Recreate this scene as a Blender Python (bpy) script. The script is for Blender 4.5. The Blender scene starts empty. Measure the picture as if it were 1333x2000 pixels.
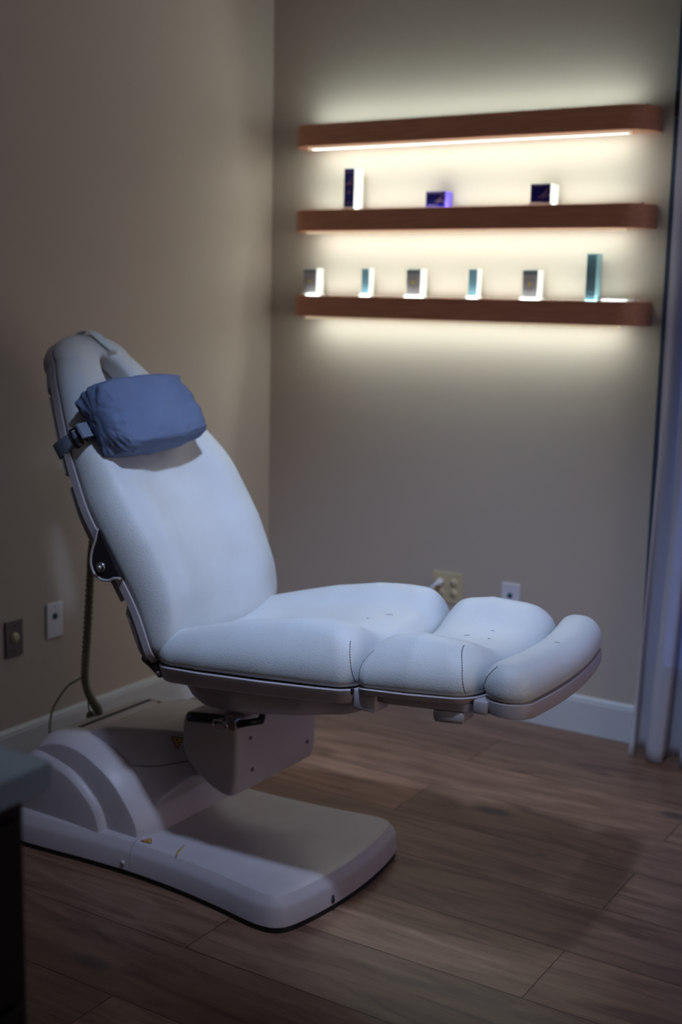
import bpy, bmesh, math, random
from math import sin, cos, pi, radians, sqrt, exp
from mathutils import Vector, Matrix, noise
random.seed(7)
scene = bpy.context.scene
COL = scene.collection

# ------------------------------------------------------------------ camera
F_PX, H_CAM = 2459.0, 1.48
yaw, pit, rol = radians(31.948), radians(9.635), radians(1.226)
Fh = Vector((-sin(yaw), cos(yaw), 0)); R0 = Vector((cos(yaw), sin(yaw), 0)); Z = Vector((0, 0, 1))
FW = Fh*cos(pit) - Z*sin(pit); U0 = Z*cos(pit) + Fh*sin(pit)
RT = R0*cos(rol) + U0*sin(rol); UP = RT.cross(FW)
cd = bpy.data.cameras.new('camera'); cam = bpy.data.objects.new('camera', cd); COL.objects.link(cam)
M = Matrix((( RT.x, UP.x, -FW.x, 0), (RT.y, UP.y, -FW.y, 0), (RT.z, UP.z, -FW.z, H_CAM), (0, 0, 0, 1)))
cam.matrix_world = M
cd.sensor_fit = 'VERTICAL'; cd.sensor_height = 36; cd.lens = 36*F_PX/2000
cd.clip_start = .05
cd.dof.use_dof = True; cd.dof.focus_distance = 2.72; cd.dof.aperture_fstop = 2.2
scene.camera = cam

# ------------------------------------------------------------------ view, world, lights
vs = scene.view_settings
vs.view_transform = 'Standard'; vs.look = 'None'; vs.gamma = 1; vs.use_curve_mapping = False
vs.exposure = 0.0
w = bpy.data.worlds.new('world'); scene.world = w; w.use_nodes = True
w.node_tree.nodes['Background'].inputs[0].default_value = (.045, .10, .36, 1)
w.node_tree.nodes['Background'].inputs[1].default_value = .9

def area(name, loc, target, size, power, col, sizey=None, spread=180):
    l = bpy.data.lights.new(name, 'AREA'); l.energy = power; l.color = col; l.size = size
    if sizey: l.shape = 'RECTANGLE'; l.size_y = sizey
    l.spread = radians(spread)
    o = bpy.data.objects.new(name, l); COL.objects.link(o); o.location = loc
    o.rotation_euler = (Vector(target)-Vector(loc)).to_track_quat('-Z', 'Y').to_euler()
    return o
# cool recessed ceiling panel on the camera's side of the chair
sl = bpy.data.lights.new('ceiling_downlight', 'SPOT'); sl.energy = 185; sl.color = (.50, .66, 1.0); sl.shadow_soft_size = .07
sl.spot_size = radians(57); sl.spot_blend = 1.0
so_ = bpy.data.objects.new('ceiling_downlight', sl); COL.objects.link(so_); so_.location = (-1.02, 1.66, 2.66)
so_.rotation_euler = (Vector((-1.58, 2.76, .98))-Vector(so_.location)).to_track_quat('-Z', 'Y').to_euler()
# dim daylight from the window to the right
area('window_daylight', (-.2, 4.12, 1.35), (-1.5, 2.3, .8), 1.2, 2.5, (.32, .42, 1.0), 1.9, 140)
area('side_fill', (1.45, 1.9, 1.25), (-2.0, 3.2, .9), 1.3, 3.6, (1.0, .84, .80), 1.9, 80)  # added warm fill, no doorway there: lifts shelf fronts and chair underside
area('ceiling_panel', (-1.0, .9, 2.68), (-1.0, 1.3, 0),  .6, 1.4, (.50, .70, 1.0), None, 130)
LED = (.84, 1.0, .93)
LED_DOWN, LED_UP = 21.5, 14

# ------------------------------------------------------------------ helpers
def mat(name, base=(.8, .8, .8), rough=.5, metal=0., emit=None, estr=0., spec=.5, coat=0., bump=None, noise_col=None, trans=None, alpha=None):
    m = bpy.data.materials.new(name); m.use_nodes = True; nt = m.node_tree; b = nt.nodes['Principled BSDF']
    b.inputs['Base Color'].default_value = (*base, 1); b.inputs['Roughness'].default_value = rough
    b.inputs['Metallic'].default_value = metal; b.inputs['Specular IOR Level'].default_value = spec
    b.inputs['Coat Weight'].default_value = coat
    if emit: b.inputs['Emission Color'].default_value = (*emit, 1); b.inputs['Emission Strength'].default_value = estr
    if trans: b.inputs['Transmission Weight'].default_value = trans
    if alpha is not None: b.inputs['Alpha'].default_value = alpha
    tc = nt.nodes.new('ShaderNodeTexCoord')
    if bump:
        sc, st, dist = bump
        n = nt.nodes.new('ShaderNodeTexNoise'); n.inputs['Scale'].default_value = sc; n.inputs['Detail'].default_value = 4
        bp = nt.nodes.new('ShaderNodeBump'); bp.inputs['Strength'].default_value = st; bp.inputs['Distance'].default_value = dist
        nt.links.new(tc.outputs['Object'], n.inputs['Vector']); nt.links.new(n.outputs['Fac'], bp.inputs['Height']); nt.links.new(bp.outputs[0], b.inputs['Normal'])
    if noise_col:
        sc, c2, lo, hi = noise_col
        n = nt.nodes.new('ShaderNodeTexNoise'); n.inputs['Scale'].default_value = sc; n.inputs['Detail'].default_value = 5
        r = nt.nodes.new('ShaderNodeMapRange'); r.inputs[1].default_value = lo; r.inputs[2].default_value = hi
        mx = nt.nodes.new('ShaderNodeMix'); mx.data_type = 'RGBA'
        mx.inputs[6].default_value = (*base, 1); mx.inputs[7].default_value = (*c2, 1)
        nt.links.new(tc.outputs['Object'], n.inputs['Vector']); nt.links.new(n.outputs['Fac'], r.inputs[0]); nt.links.new(r.outputs[0], mx.inputs[0])
        nt.links.new(mx.outputs[2], b.inputs['Base Color'])
    return m

def wood_mat(name, c1, c2, scale=(1, 14, 14), rough=.45):
    m = bpy.data.materials.new(name); m.use_nodes = True; nt = m.node_tree; b = nt.nodes['Principled BSDF']; L = nt.links.new
    tc = nt.nodes.new('ShaderNodeTexCoord'); mp = nt.nodes.new('ShaderNodeMapping'); mp.inputs['Scale'].default_value = scale
    n = nt.nodes.new('ShaderNodeTexNoise'); n.inputs['Scale'].default_value = 6; n.inputs['Detail'].default_value = 8; n.inputs['Distortion'].default_value = .6
    cr = nt.nodes.new('ShaderNodeValToRGB'); cr.color_ramp.elements[0].position = .35; cr.color_ramp.elements[1].position = .7
    cr.color_ramp.elements[0].color = (*c1, 1); cr.color_ramp.elements[1].color = (*c2, 1)
    L(tc.outputs['Object'], mp.inputs[0]); L(mp.outputs[0], n.inputs['Vector']); L(n.outputs['Fac'], cr.inputs[0]); L(cr.outputs[0], b.inputs['Base Color'])
    b.inputs['Roughness'].default_value = rough
    return m

def finish(name, bm, m, parent=None, smooth=True, kind=None, angle=None):
    """link a world-space bmesh as ONE object (children are stored relative to their parent's base)"""
    if angle is not None:
        for e in bm.edges:
            if len(e.link_faces) == 2 and e.calc_face_angle(0) > radians(angle): e.smooth = False
    for f in bm.faces: f.smooth = smooth
    off = ORG.get(parent.name, Vector((0, 0, 0))) if parent else Vector((0, 0, 0))
    if parent: bmesh.ops.translate(bm, verts=bm.verts, vec=-off)
    me = bpy.data.meshes.new(name); bm.to_mesh(me); bm.free()
    o = bpy.data.objects.new(name, me); COL.objects.link(o)
    for x in (m if isinstance(m, (list, tuple)) else [m]): me.materials.append(x)
    if parent: o.parent = parent; ORG[o.name] = off
    if kind: o['kind'] = kind
    return o
ORG = {}
def thing(name, label, cat, loc, group=None):
    o = bpy.data.objects.new(name, None); COL.objects.link(o); o.location = loc; o.empty_display_size = .05
    o['label'] = label; o['category'] = cat
    if group: o['group'] = group
    ORG[o.name] = Vector(loc)
    return o

def box(bm, lo, hi, bev=0, seg=2):
    r = bmesh.ops.create_cube(bm, size=1)
    c = [(a+b)/2 for a, b in zip(lo, hi)]; s = [b-a for a, b in zip(lo, hi)]
    for v in r['verts']: v.co = Vector((v.co.x*s[0]+c[0], v.co.y*s[1]+c[1], v.co.z*s[2]+c[2]))
    if bev:
        es = list({e for v in r['verts'] for e in v.link_edges})
        bmesh.ops.bevel(bm, geom=es, offset=bev, segments=seg, profile=.5, affect='EDGES')
    return bm
def boxo(name, lo, hi, m, parent=None, bev=0, kind=None):
    bm = bmesh.new(); box(bm, lo, hi, bev); return finish(name, bm, m, parent, smooth=False, kind=kind)

def catmull(pts, n=8, closed=False):
    out = []; P = [Vector(p) for p in pts]; k = len(P)
    rng = range(k) if closed else range(k-1)
    for i in rng:
        p0 = P[(i-1) % k] if closed else P[max(i-1, 0)]; p1 = P[i]; p2 = P[(i+1) % k]; p3 = P[(i+2) % k] if closed else P[min(i+2, k-1)]
        for j in range(n):
            t = j/n
            out.append(.5*((2*p1)+(-p0+p2)*t+(2*p0-5*p1+4*p2-p3)*t*t+(-p0+3*p1-3*p2+p3)*t**3))
    if not closed: out.append(P[-1])
    return out
def tube(bm, pts, rad, seg=12, caps=True):
    pts = [Vector(p) for p in pts]; rings = []
    up = None
    for i, p in enumerate(pts):
        d = (pts[min(i+1, len(pts)-1)]-pts[max(i-1, 0)]).normalized()
        if up is None: up = d.orthogonal().normalized()
        else: up = (up-d*up.dot(d)).normalized()
        s = d.cross(up); r = rad(i/(len(pts)-1)) if callable(rad) else rad
        rings.append([bm.verts.new(p+(up*cos(2*pi*k/seg)+s*sin(2*pi*k/seg))*r) for k in range(seg)])
    for a, b in zip(rings, rings[1:]):
        for k in range(seg): bm.faces.new((a[k], a[(k+1) % seg], b[(k+1) % seg], b[k]))
    if caps: bm.faces.new(rings[0][::-1]); bm.faces.new(rings[-1])
    return bm
def bridge(bm, rings, closed=True, cap0=False, cap1=False):
    V = [[bm.verts.new(p) for p in r] for r in rings]; n = len(V[0])
    for a, b in zip(V, V[1:]):
        for k in range(n if closed else n-1): bm.faces.new((a[k], a[(k+1) % n], b[(k+1) % n], b[k]))
    if cap0: bm.faces.new(V[0][::-1])
    if cap1: bm.faces.new(V[-1])
    return V
def extrude_profile(prof, y0, y1, bev=0, seg=3, mapf=None):
    """side profile (x, z) pushed out between y0 and y1"""
    bm = bmesh.new()
    a = [bm.verts.new((x, y0, z)) for x, z in prof]; b = [bm.verts.new((x, y1, z)) for x, z in prof]
    n = len(prof)
    fs = [bm.faces.new(a), bm.faces.new(b[::-1])]
    for k in range(n): bm.faces.new((a[(k+1) % n], a[k], b[k], b[(k+1) % n]))
    bmesh.ops.recalc_face_normals(bm, faces=bm.faces)
    if bev:
        es = [e for f in fs if f.is_valid for e in f.edges]
        bmesh.ops.bevel(bm, geom=es, offset=bev, segments=seg, profile=.5, affect='EDGES', clamp_overlap=True)
    return bm

# ------------------------------------------------------------------ frames of the chair
YC = 2.55
psi = radians(3.8)
SP = Vector((-1.945, 2.53, .600)); tau = radians(3.9)
EX = Vector((cos(psi), sin(psi), 0)); YY = Vector((-sin(psi), cos(psi), 0))
ST = EX*cos(tau)+Vector((0, 0, sin(tau))); SN = -EX*sin(tau)+Vector((0, 0, cos(tau)))
def seat(a, b, h):
    drop = .006 if a < .556 else (0 if a < .84 else .05*max(0, a-.84))
    return SP+ST*a+YY*b+SN*(h-drop)
BP = Vector((-1.952, 2.534, .62)); ba = radians(29.7)
BD = -EX*sin(ba)+Vector((0, 0, cos(ba))); BN = EX*cos(ba)+Vector((0, 0, sin(ba)))
def back(s, b, h):
    bend = -.045*max(0, s-.45)**1.5*3 - .10*max(0, .18-s)**1.6*3
    return BP+BD*s+YY*b+BN*(h+bend)

def interp(tab, x):
    if x <= tab[0][0]: return tab[0][1]
    for (x0, y0), (x1, y1) in zip(tab, tab[1:]):
        if x <= x1:
            t = (x-x0)/(x1-x0); t = t*t*(3-2*t) if False else t
            return y0+(y1-y0)*t
    return tab[-1][1]

def cushion(frame, outline, target, T, rho=.06, inner_r=None, nin=14, wall=.34, edge_pow=1.0):
    """upholstered pad: outline/target are matching lists of (u, v); T(u, v) is the height of the pad"""
    n = len(outline); O = [Vector((*p, 0)) for p in outline]; G = [Vector((*p, 0)) for p in target]
    dirs = []; lens = []
    for o, g in zip(O, G):
        d = g-o; L = d.length; lens.append(L); dirs.append(d/L if L > 1e-6 else Vector((0, 0, 0)))
    rings = []
    def ring(ins, hf, frac=None):
        r = []
        for k in range(n):
            i = min(ins, lens[k]*.92) if frac is None else None
            p = O[k]+dirs[k]*i if frac is None else O[k]+dirs[k]*(min(rho, lens[k]*.92)*(1-frac)+lens[k]*frac)
            t = T(p.x, p.y); h = hf(t, k) if callable(hf) else t*hf
            r.append(frame(p.x, p.y, h))
        rings.append(r)
    ring(.030, 0); ring(.010, 0)
    for ins, hf in ((.0035, .07), (.0, .18), (0, wall)): ring(ins, hf)
    for j in range(1, 9):
        ph = j/8*pi/2; ring(rho*(1-cos(ph)), wall+(1-wall)*sin(ph))
    for j in range(1, nin+1):
        fr = j/nin
        if inner_r is None: ring(0, 1, fr)
        else: break
    if inner_r is not None:
        for j in range(1, nin+1):
            fr = j/nin
            def hf(t, k, fr=fr):
                return t
            ring(0, hf, fr*.94) if False else None
            r = []
            for k in range(n):
                L = lens[k]-rho-inner_r
                p = O[k]+dirs[k]*(rho+L*fr); t = T(p.x, p.y); r.append(frame(p.x, p.y, t))
            rings.append(r)
        for j in range(1, 9):
            ph = j/8*pi/2; r = []
            for k in range(n):
                p = O[k]+dirs[k]*(lens[k]-inner_r+inner_r*sin(ph)); t = T(p.x, p.y)
                r.append(frame(p.x, p.y, t-inner_r*(1-cos(ph))))
            rings.append(r)
        r = []
        for k in range(n):
            p = O[k]+dirs[k]*lens[k]; r.append(frame(p.x, p.y, .0))
        rings.append(r)
    bm = bmesh.new(); bridge(bm, rings)
    bmesh.ops.remove_doubles(bm, verts=bm.verts, dist=.0006)
    bmesh.ops.recalc_face_normals(bm, faces=bm.faces)
    return bm

def rrect(x0, x1, hw, rc, n=28, bulge0=0, bulge1=0, rc1=None):
    """rounded outline in (a, b), half width hw(a) may be a function; ends may bulge"""
    rc1 = rc1 or rc
    HW = hw if callable(hw) else (lambda a: hw)
    pts = []
    def xb(x, base, bul, sgn): return x
    N = n
    # bottom side (b negative) from x0 to x1
    for i in range(N+1):
        a = x0+rc+(x1-x0-rc-rc1)*i/N; pts.append((a, -HW(a)))
    for i in range(1, 9):
        t = i/9*pi/2; a = x1-rc1+rc1*sin(t); pts.append((a, -(HW(x1-rc1)-rc1+rc1*cos(t))))
    M2 = N; w1 = HW(x1-rc1)-rc1
    for i in range(M2+1):
        b = -w1+2*w1*i/M2; pts.append((x1, b))
    for i in range(1, 9):
        t = (1-i/9)*pi/2; a = x1-rc1+rc1*sin(t); pts.append((a, (HW(x1-rc1)-rc1+rc1*cos(t))))
    for i in range(N+1):
        a = x1-rc1-(x1-x0-rc-rc1)*i/N; pts.append((a, HW(a)))
    for i in range(1, 9):
        t = i/9*pi/2; a = x0+rc-rc*sin(t); pts.append((a, (HW(x0+rc)-rc+rc*cos(t))))
    w0 = HW(x0+rc)-rc
    for i in range(M2+1):
        b = w0-2*w0*i/M2; pts.append((x0, b))
    for i in range(1, 9):
        t = (1-i/9)*pi/2; a = x0+rc-rc*sin(t); pts.append((a, -(HW(x0+rc)-rc+rc*cos(t))))
    out = []
    for a, b in pts:
        f = (a-x0)/(x1-x0); W = HW(a)
        q = 1-min(1, abs(b)/.29)**2
        out.append((a+(bulge1*f - bulge0*(1-f))*q, b))
    return out
def medial(outline, m):
    """targets on the long middle line of an outline whose long side runs along b"""
    us = [p[0] for p in outline]; vs_ = [p[1] for p in outline]
    u0, u1, v0, v1 = min(us), max(us), min(vs_), max(vs_)
    if (v1-v0) > (u1-u0):
        h = (v1-v0-(u1-u0))/2; c = (u0+u1)/2
        return [(c, max(-h, min(h, p[1]*.9))) for p in outline]
    h = (v1-v0)/2
    return [(max(u0+h, min(u1-h, p[0])), 0) for p in outline]

# ------------------------------------------------------------------ materials
m_wall = mat('wall_paint', (.52, .445, .385), .75, bump=(220, .12, .002), spec=.25)
m_ceil = mat('ceiling_paint', (.42, .41, .40), .8)
m_trim = mat('white_trim', (.60, .61, .64), .45)
m_leather = mat('white_leather', (.67, .69, .70), .40, bump=(380, .35, .003), spec=.42, noise_col=(7, (.63, .63, .62), .4, .75))
m_plastic = mat('white_plastic', (.47, .415, .43), .42, noise_col=(9, (.42, .365, .37), .45, .8))
m_black = mat('black_rubber', (.006, .006, .008), .5)
m_dark = mat('dark_metal', (.035, .03, .035), .35, metal=.4)
m_metal = mat('brushed_metal', (.55, .53, .5), .3, metal=1)
m_pillow = mat('pillow_cloth', (.14, .185, .30), .85, bump=(260, .15, .001), noise_col=(5, (.12, .16, .27), .4, .7))
m_strap = mat('grey_strap', (.20, .25, .34), .8, bump=(500, .3, .001))
m_white_strap = mat('pale_strap', (.58, .66, .68), .8)
m_hose = mat('hose_plastic', (.30, .26, .17), .55)
m_wire = mat('green_wire', (.16, .20, .07), .5)
m_yellow = mat('sticker_yellow', (.75, .38, .02), .5)
m_red = mat('sticker_red', (.45, .12, .12), .5)
m_thread = mat('dark_thread', (.03, .035, .06), .8)
m_shelf = wood_mat('shelf_wood', (.52, .215, .125), (.64, .285, .175), (1.2, 18, 18), .5)
m_cab = wood_mat('cabinet_wood', (.018, .006, .004), (.03, .010, .006), (14, 14, 1), .5)
m_top = mat('worktop_stone', (.55, .66, .70), .3)
m_led = mat('led_diffuser', (.9, .9, .85), .5, emit=LED, estr=LED_DOWN)
m_lip = mat('frosted_lip', (.8, .72, .6), .5, emit=(1.0, .80, .55), estr=.42)
m_led_up = mat('led_diffuser_top', (.9, .9, .85), .5, emit=LED, estr=LED_UP)
m_navy = mat('navy_card', (.004, .006, .20), .4)
m_violet = mat('violet_card', (.13, .08, .62), .4)
m_card = mat('white_card', (.78, .78, .76), .5)
m_greyprint = mat('grey_print', (.30, .27, .30), .5)
m_greydark = mat('dark_grey_print', (.14, .16, .20), .5)
m_teal = mat('teal_card', (.10, .19, .25), .4)
m_tealpale = mat('pale_teal_card', (.20, .36, .42), .4)
m_gold = mat('gold_print', (.5, .38, .08), .4)
m_pink = mat('pink_print', (.55, .30, .45), .5)
m_steel = mat('steel_plate', (.16, .13, .13), .4, metal=.3)
m_ivory = mat('ivory_plastic', (.60, .50, .32), .4)
m_white = mat('white_outlet', (.72, .72, .80), .4)
m_blue_dot = mat('teal_socket', (.01, .08, .14), .4)
m_frame = mat('window_metal', (.03, .05, .10), .5)
m_glass = mat('window_glass', (.9, .95, 1), .02, trans=1.0)

# floor boards: each board carries its own tint, grain runs along x
m_floor = bpy.data.materials.new('oak_boards'); m_floor.use_nodes = True
nt = m_floor.node_tree; L = nt.links.new; b = nt.nodes['Principled BSDF']
tc = nt.nodes.new('ShaderNodeTexCoord'); at = nt.nodes.new('ShaderNodeVertexColor'); at.layer_name = 'board'
sep = nt.nodes.new('ShaderNodeSeparateColor'); L(at.outputs[0], sep.inputs[0])
cmb = nt.nodes.new('ShaderNodeCombineXYZ'); mul = nt.nodes.new('ShaderNodeMath'); mul.operation = 'MULTIPLY'; mul.inputs[1].default_value = 37
L(sep.outputs[1], mul.inputs[0]); L(mul.outputs[0], cmb.inputs[2]); 
add = nt.nodes.new('ShaderNodeVectorMath'); add.operation = 'ADD'; L(tc.outputs['Object'], add.inputs[0]); L(cmb.outputs[0], add.inputs[1])
mp = nt.nodes.new('ShaderNodeMapping'); mp.inputs['Scale'].default_value = (1.3, 9, 1); L(add.outputs[0], mp.inputs[0])
n1 = nt.nodes.new('ShaderNodeTexNoise'); n1.inputs['Scale'].default_value = 2.2; n1.inputs['Detail'].default_value = 7; n1.inputs['Distortion'].default_value = 1.2; L(mp.outputs[0], n1.inputs['Vector'])
mp2 = nt.nodes.new('ShaderNodeMapping'); mp2.inputs['Scale'].default_value = (3, 70, 1); L(add.outputs[0], mp2.inputs[0])
n2 = nt.nodes.new('ShaderNodeTexNoise'); n2.inputs['Scale'].default_value = 3; n2.inputs['Detail'].default_value = 4; L(mp2.outputs[0], n2.inputs['Vector'])
cr = nt.nodes.new('ShaderNodeValToRGB'); e = cr.color_ramp.elements
e[0].position = .28; e[0].color = (.15, .070, .040, 1); e[1].position = .72; e[1].color = (.38, .218, .138, 1)
mxn = nt.nodes.new('ShaderNodeMath'); mxn.operation = 'MULTIPLY_ADD'; mxn.inputs[1].default_value = .3; 
L(n2.outputs['Fac'], mxn.inputs[0]); L(n1.outputs['Fac'], mxn.inputs[2])
sb = nt.nodes.new('ShaderNodeMath'); sb.operation = 'SUBTRACT'; sb.inputs[1].default_value = .15; L(mxn.outputs[0], sb.inputs[0]); L(sb.outputs[0], cr.inputs[0])
tint = nt.nodes.new('ShaderNodeMapRange'); tint.inputs[3].default_value = .72; tint.inputs[4].default_value = 1.12; L(sep.outputs[0], tint.inputs[0])
vm = nt.nodes.new('ShaderNodeVectorMath'); vm.operation = 'SCALE'; L(cr.outputs[0], vm.inputs[0]); L(tint.outputs[0], vm.inputs['Scale'])
last = vm.outputs[0]
# knots in the boards
for (kx, ky, kr, st_) in [(-1.459, 3.225, .042, .8), (-1.84, 1.93, .04, .6), (-1.243, 2.905, .035, .5), (-1.0, 3.505, .04, .8), (-1.366, 3.74, .05, .5), (-1.225, 3.03, .014, .7), (-1.30, 3.70, .03, .4)]:
    sv = nt.nodes.new('ShaderNodeVectorMath'); sv.operation = 'SUBTRACT'; sv.inputs[1].default_value = (kx, ky, 0); L(tc.outputs['Object'], sv.inputs[0])
    sm = nt.nodes.new('ShaderNodeVectorMath'); sm.operation = 'MULTIPLY'; sm.inputs[1].default_value = (.55, 1.3, 1); L(sv.outputs[0], sm.inputs[0])
    ln = nt.nodes.new('ShaderNodeVectorMath'); ln.operation = 'LENGTH'; L(sm.outputs[0], ln.inputs[0])
    nn = nt.nodes.new('ShaderNodeMath'); nn.operation = 'MULTIPLY_ADD'; nn.inputs[1].default_value = -kr*1.3; L(n1.outputs['Fac'], nn.inputs[0])
    ad = nt.nodes.new('ShaderNodeMath'); ad.operation = 'ADD'; ad.inputs[1].default_value = kr*.65; L(ln.outputs['Value'], nn.inputs[2]); L(nn.outputs[0], ad.inputs[0])
    mr = nt.nodes.new('ShaderNodeMapRange'); mr.interpolation_type = 'SMOOTHSTEP'; mr.inputs[1].default_value = kr*.25; mr.inputs[2].default_value = kr; mr.inputs[3].default_value = st_; mr.inputs[4].default_value = 0
    L(ad.outputs[0], mr.inputs[0])
    mx = nt.nodes.new('ShaderNodeMix'); mx.data_type = 'RGBA'; mx.inputs[7].default_value = (.045, .028, .03, 1); L(mr.outputs[0], mx.inputs[0]); L(last, mx.inputs[6]); last = mx.outputs[2]
L(last, b.inputs['Base Color']); b.inputs['Roughness'].default_value = .34
bp = nt.nodes.new('ShaderNodeBump'); bp.inputs['Strength'].default_value = .15; bp.inputs['Distance'].default_value = .002; L(n2.outputs['Fac'], bp.inputs['Height']); L(bp.outputs[0], b.inputs['Normal'])
m_gap = mat('board_gap', (.03, .02, .015), .9)

# ------------------------------------------------------------------ the room
XL, YB, CH = -2.858, 4.038, 2.70
XR, YF = 1.6, -1.8
WX0 = -1.308; WX1 = .6; WZ0, WZ1 = .22, 2.45
bm = bmesh.new(); lay = bm.loops.layers.color.new('board')
r = 0; y = 2.10-.2425*17
gap = .0009
def quad(x0, x1, y0, y1, z, mi, c):
    f = bm.faces.new([bm.verts.new(p) for p in ((x0, y0, z), (x1, y0, z), (x1, y1, z), (x0, y1, z))]); f.material_index = mi
    for l in f.loops: l[lay] = c
quad(XL-.1, XR+.1, YF-.1, YB+.1, -.002, 1, (0, 0, 0, 1))
rows = -17
fixed = {(0, 1): .22, (1, 1): .62, (2, 1): .50}
while y < YB:
    x = (-1.707 if rows % 2 == 0 else -.975) - 1.464*3
    i = 0
    while x < XR:
        a, bb = max(x, XL), min(x+1.464, XR)
        t = random.random(); g = random.random()
        if rows == 2 and abs(x+.975+1.464) < .1: t = .75
        if rows == 2 and abs(x+1.707) < .1: t = .25
        if a < bb: quad(a+gap, bb-gap, max(y, YF)+gap, min(y+.2425, YB)-gap, 0, 0, (t, g, 0, 1)) if min(y+.2425, YB) > max(y, YF) else None
        x += 1.464
    y += .2425; rows += 1
    if rows == 1: pass
finish('floor', bm, [m_floor, m_gap], smooth=False, kind='structure')
boxo('ceiling', (XL-.1, YF-.1, CH), (XR+.1, YB+.15, CH+.1), m_ceil, kind='structure')
boxo('wall_left', (XL-.1, YF, 0), (XL, YB, CH), m_wall, kind='structure')
boxo('wall_right', (XR, YF, 0), (XR+.1, YB, CH), m_wall, kind='structure')
boxo('wall_front', (XL, YF-.1, 0), (XR, YF, CH), m_wall, kind='structure')
bm = bmesh.new()
box(bm, (XL, YB, 0), (WX0, YB+.15, CH)); box(bm, (WX1, YB, 0), (XR, YB+.15, CH))
box(bm, (WX0, YB, 0), (WX1, YB+.15, WZ0)); box(bm, (WX0, YB, WZ1), (WX1, YB+.15, CH))
finish('wall_back', bm, m_wall, smooth=False, kind='structure')
def baseboard(name, p0, p1, inward, m=m_trim):
    p0 = Vector(p0); p1 = Vector(p1); inw = Vector(inward)
    prof = [(0, 0), (.014, 0), (.014, .112), (.012, .116), (.012, .122), (.007, .130), (0, .132)]
    bm = bmesh.new(); rings = [[q+inw*a+Z*(h+.0005) for a, h in prof] for q in (p0, p1)]
    bridge(bm, rings, True, True, True); bmesh.ops.recalc_face_normals(bm, faces=bm.faces)
    return finish(name, bm, m, smooth=False, kind='structure')
baseboard('baseboard_back', (XL, YB, 0), (WX0-.002, YB, 0), (0, -1, 0))
baseboard('baseboard_left', (XL, YF, 0), (XL, YB, 0), (1, 0, 0))
# window: frame, mullion, glass, sill
win = bpy.data.objects.new('window_1', None); COL.objects.link(win); win.location = (WX0, YB, 0); win['kind'] = 'structure'; ORG['window_1'] = Vector((WX0, YB, 0))
boxo('jamb', (WX0, YB-.012, WZ0-.09), (WX0+.04, YB+.10, WZ1), m_frame, win, .002)
boxo('jamb', (WX1-.04, YB-.012, WZ0), (WX1, YB+.10, WZ1), m_frame, win, .002)
boxo('head', (WX0+.04, YB-.012, WZ1-.05), (WX1-.04, YB+.10, WZ1), m_frame, win, .002)
boxo('sill', (WX0+.04, YB-.012, WZ0), (WX1-.04, YB+.10, WZ0+.04), m_frame, win, .002)
boxo('mullion', (-.38, YB+.02, WZ0+.04), (-.33, YB+.08, WZ1-.05), m_frame, win, .002)
boxo('pane', (WX0+.041, YB+.05, WZ0+.041), (-.381, YB+.055, WZ1-.051), m_glass, win)
boxo('pane', (-.329, YB+.05, WZ0+.041), (WX1-.041, YB+.055, WZ1-.051), m_glass, win)
boxo('latch', (WX0+.004, YB-.030, 2.06), (WX0+.03, YB-.0121, 2.14), m_black, win, .003)

# sheer curtain hanging in soft folds
m_curt = bpy.data.materials.new('sheer_curtain'); m_curt.use_nodes = True; nt = m_curt.node_tree; nt.nodes.clear(); L = nt.links.new
o_ = nt.nodes.new('ShaderNodeOutputMaterial'); df = nt.nodes.new('ShaderNodeBsdfDiffuse'); df.inputs[0].default_value = (.78, .76, .84, 1)
tl = nt.nodes.new('ShaderNodeBsdfTranslucent'); tl.inputs[0].default_value = (.50, .50, .60, 1); tp = nt.nodes.new('ShaderNodeBsdfTransparent')
a1 = nt.nodes.new('ShaderNodeMixShader'); a1.inputs[0].default_value = .25; a2 = nt.nodes.new('ShaderNodeMixShader'); a2.inputs[0].default_value = .50
lw = nt.nodes.new('ShaderNodeLayerWeight'); lw.inputs[0].default_value = .45; mrr = nt.nodes.new('ShaderNodeMapRange'); mrr.inputs[3].default_value = .52; mrr.inputs[4].default_value = .08
L(lw.outputs['Facing'], mrr.inputs[0]); L(mrr.outputs[0], a2.inputs[0])
L(df.outputs[0], a1.inputs[1]); L(tl.outputs[0], a1.inputs[2]); L(a1.outputs[0], a2.inputs[1]); L(tp.outputs[0], a2.inputs[2]); L(a2.outputs[0], o_.inputs[0])
bm = bmesh.new(); NU, NV = 220, 60
grid = []
for j in range(NV+1):
    v = j/NV; z = .006+2.48*v; row = []
    for i in range(NU+1):
        u = i/NU; amp = .034+.018*(1-v)
        ph = 2*pi*4.2*u+.5*sin(3*v+5*u)+.25*sin(9*v+11*u)
        x = WX0+.014+.026*min(1, v*2.5)+u*.44+.016*sin(2*ph+.6)*(1-.4*v)
        y = YB-.085+amp*cos(ph+pi)+.006*sin(23*u+5*v)-.015*(1-v)**4
        row.append(bm.verts.new((x, y, z)))
    grid.append(row)
for j in range(NV):
    for i in range(NU): bm.faces.new((grid[j][i], grid[j][i+1], grid[j+1][i+1], grid[j+1][i]))
o = finish('curtain', bm, m_curt)
o['label'] = 'pale lavender sheer curtain hanging in folds over the blue window at the right'; o['category'] = 'curtain'
md = o.modifiers.new('cloth', 'SOLIDIFY'); md.thickness = .0008
rod = thing('curtain_rod', 'curtain rod above the window carrying the sheer curtain', 'curtain rod', (WX0, YB-.085, 2.5))
bm = bmesh.new(); tube(bm, [(WX0-.08, YB-.085, 2.5), (WX1+.1, YB-.085, 2.5)], .012, 16); finish('rod', bm, m_dark, rod, angle=40)
for xx in (WX0-.03, WX1+.05): boxo('bracket', (xx-.008, YB-.085, 2.492), (xx+.008, YB, 2.508), m_dark, rod, .001)

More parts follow.
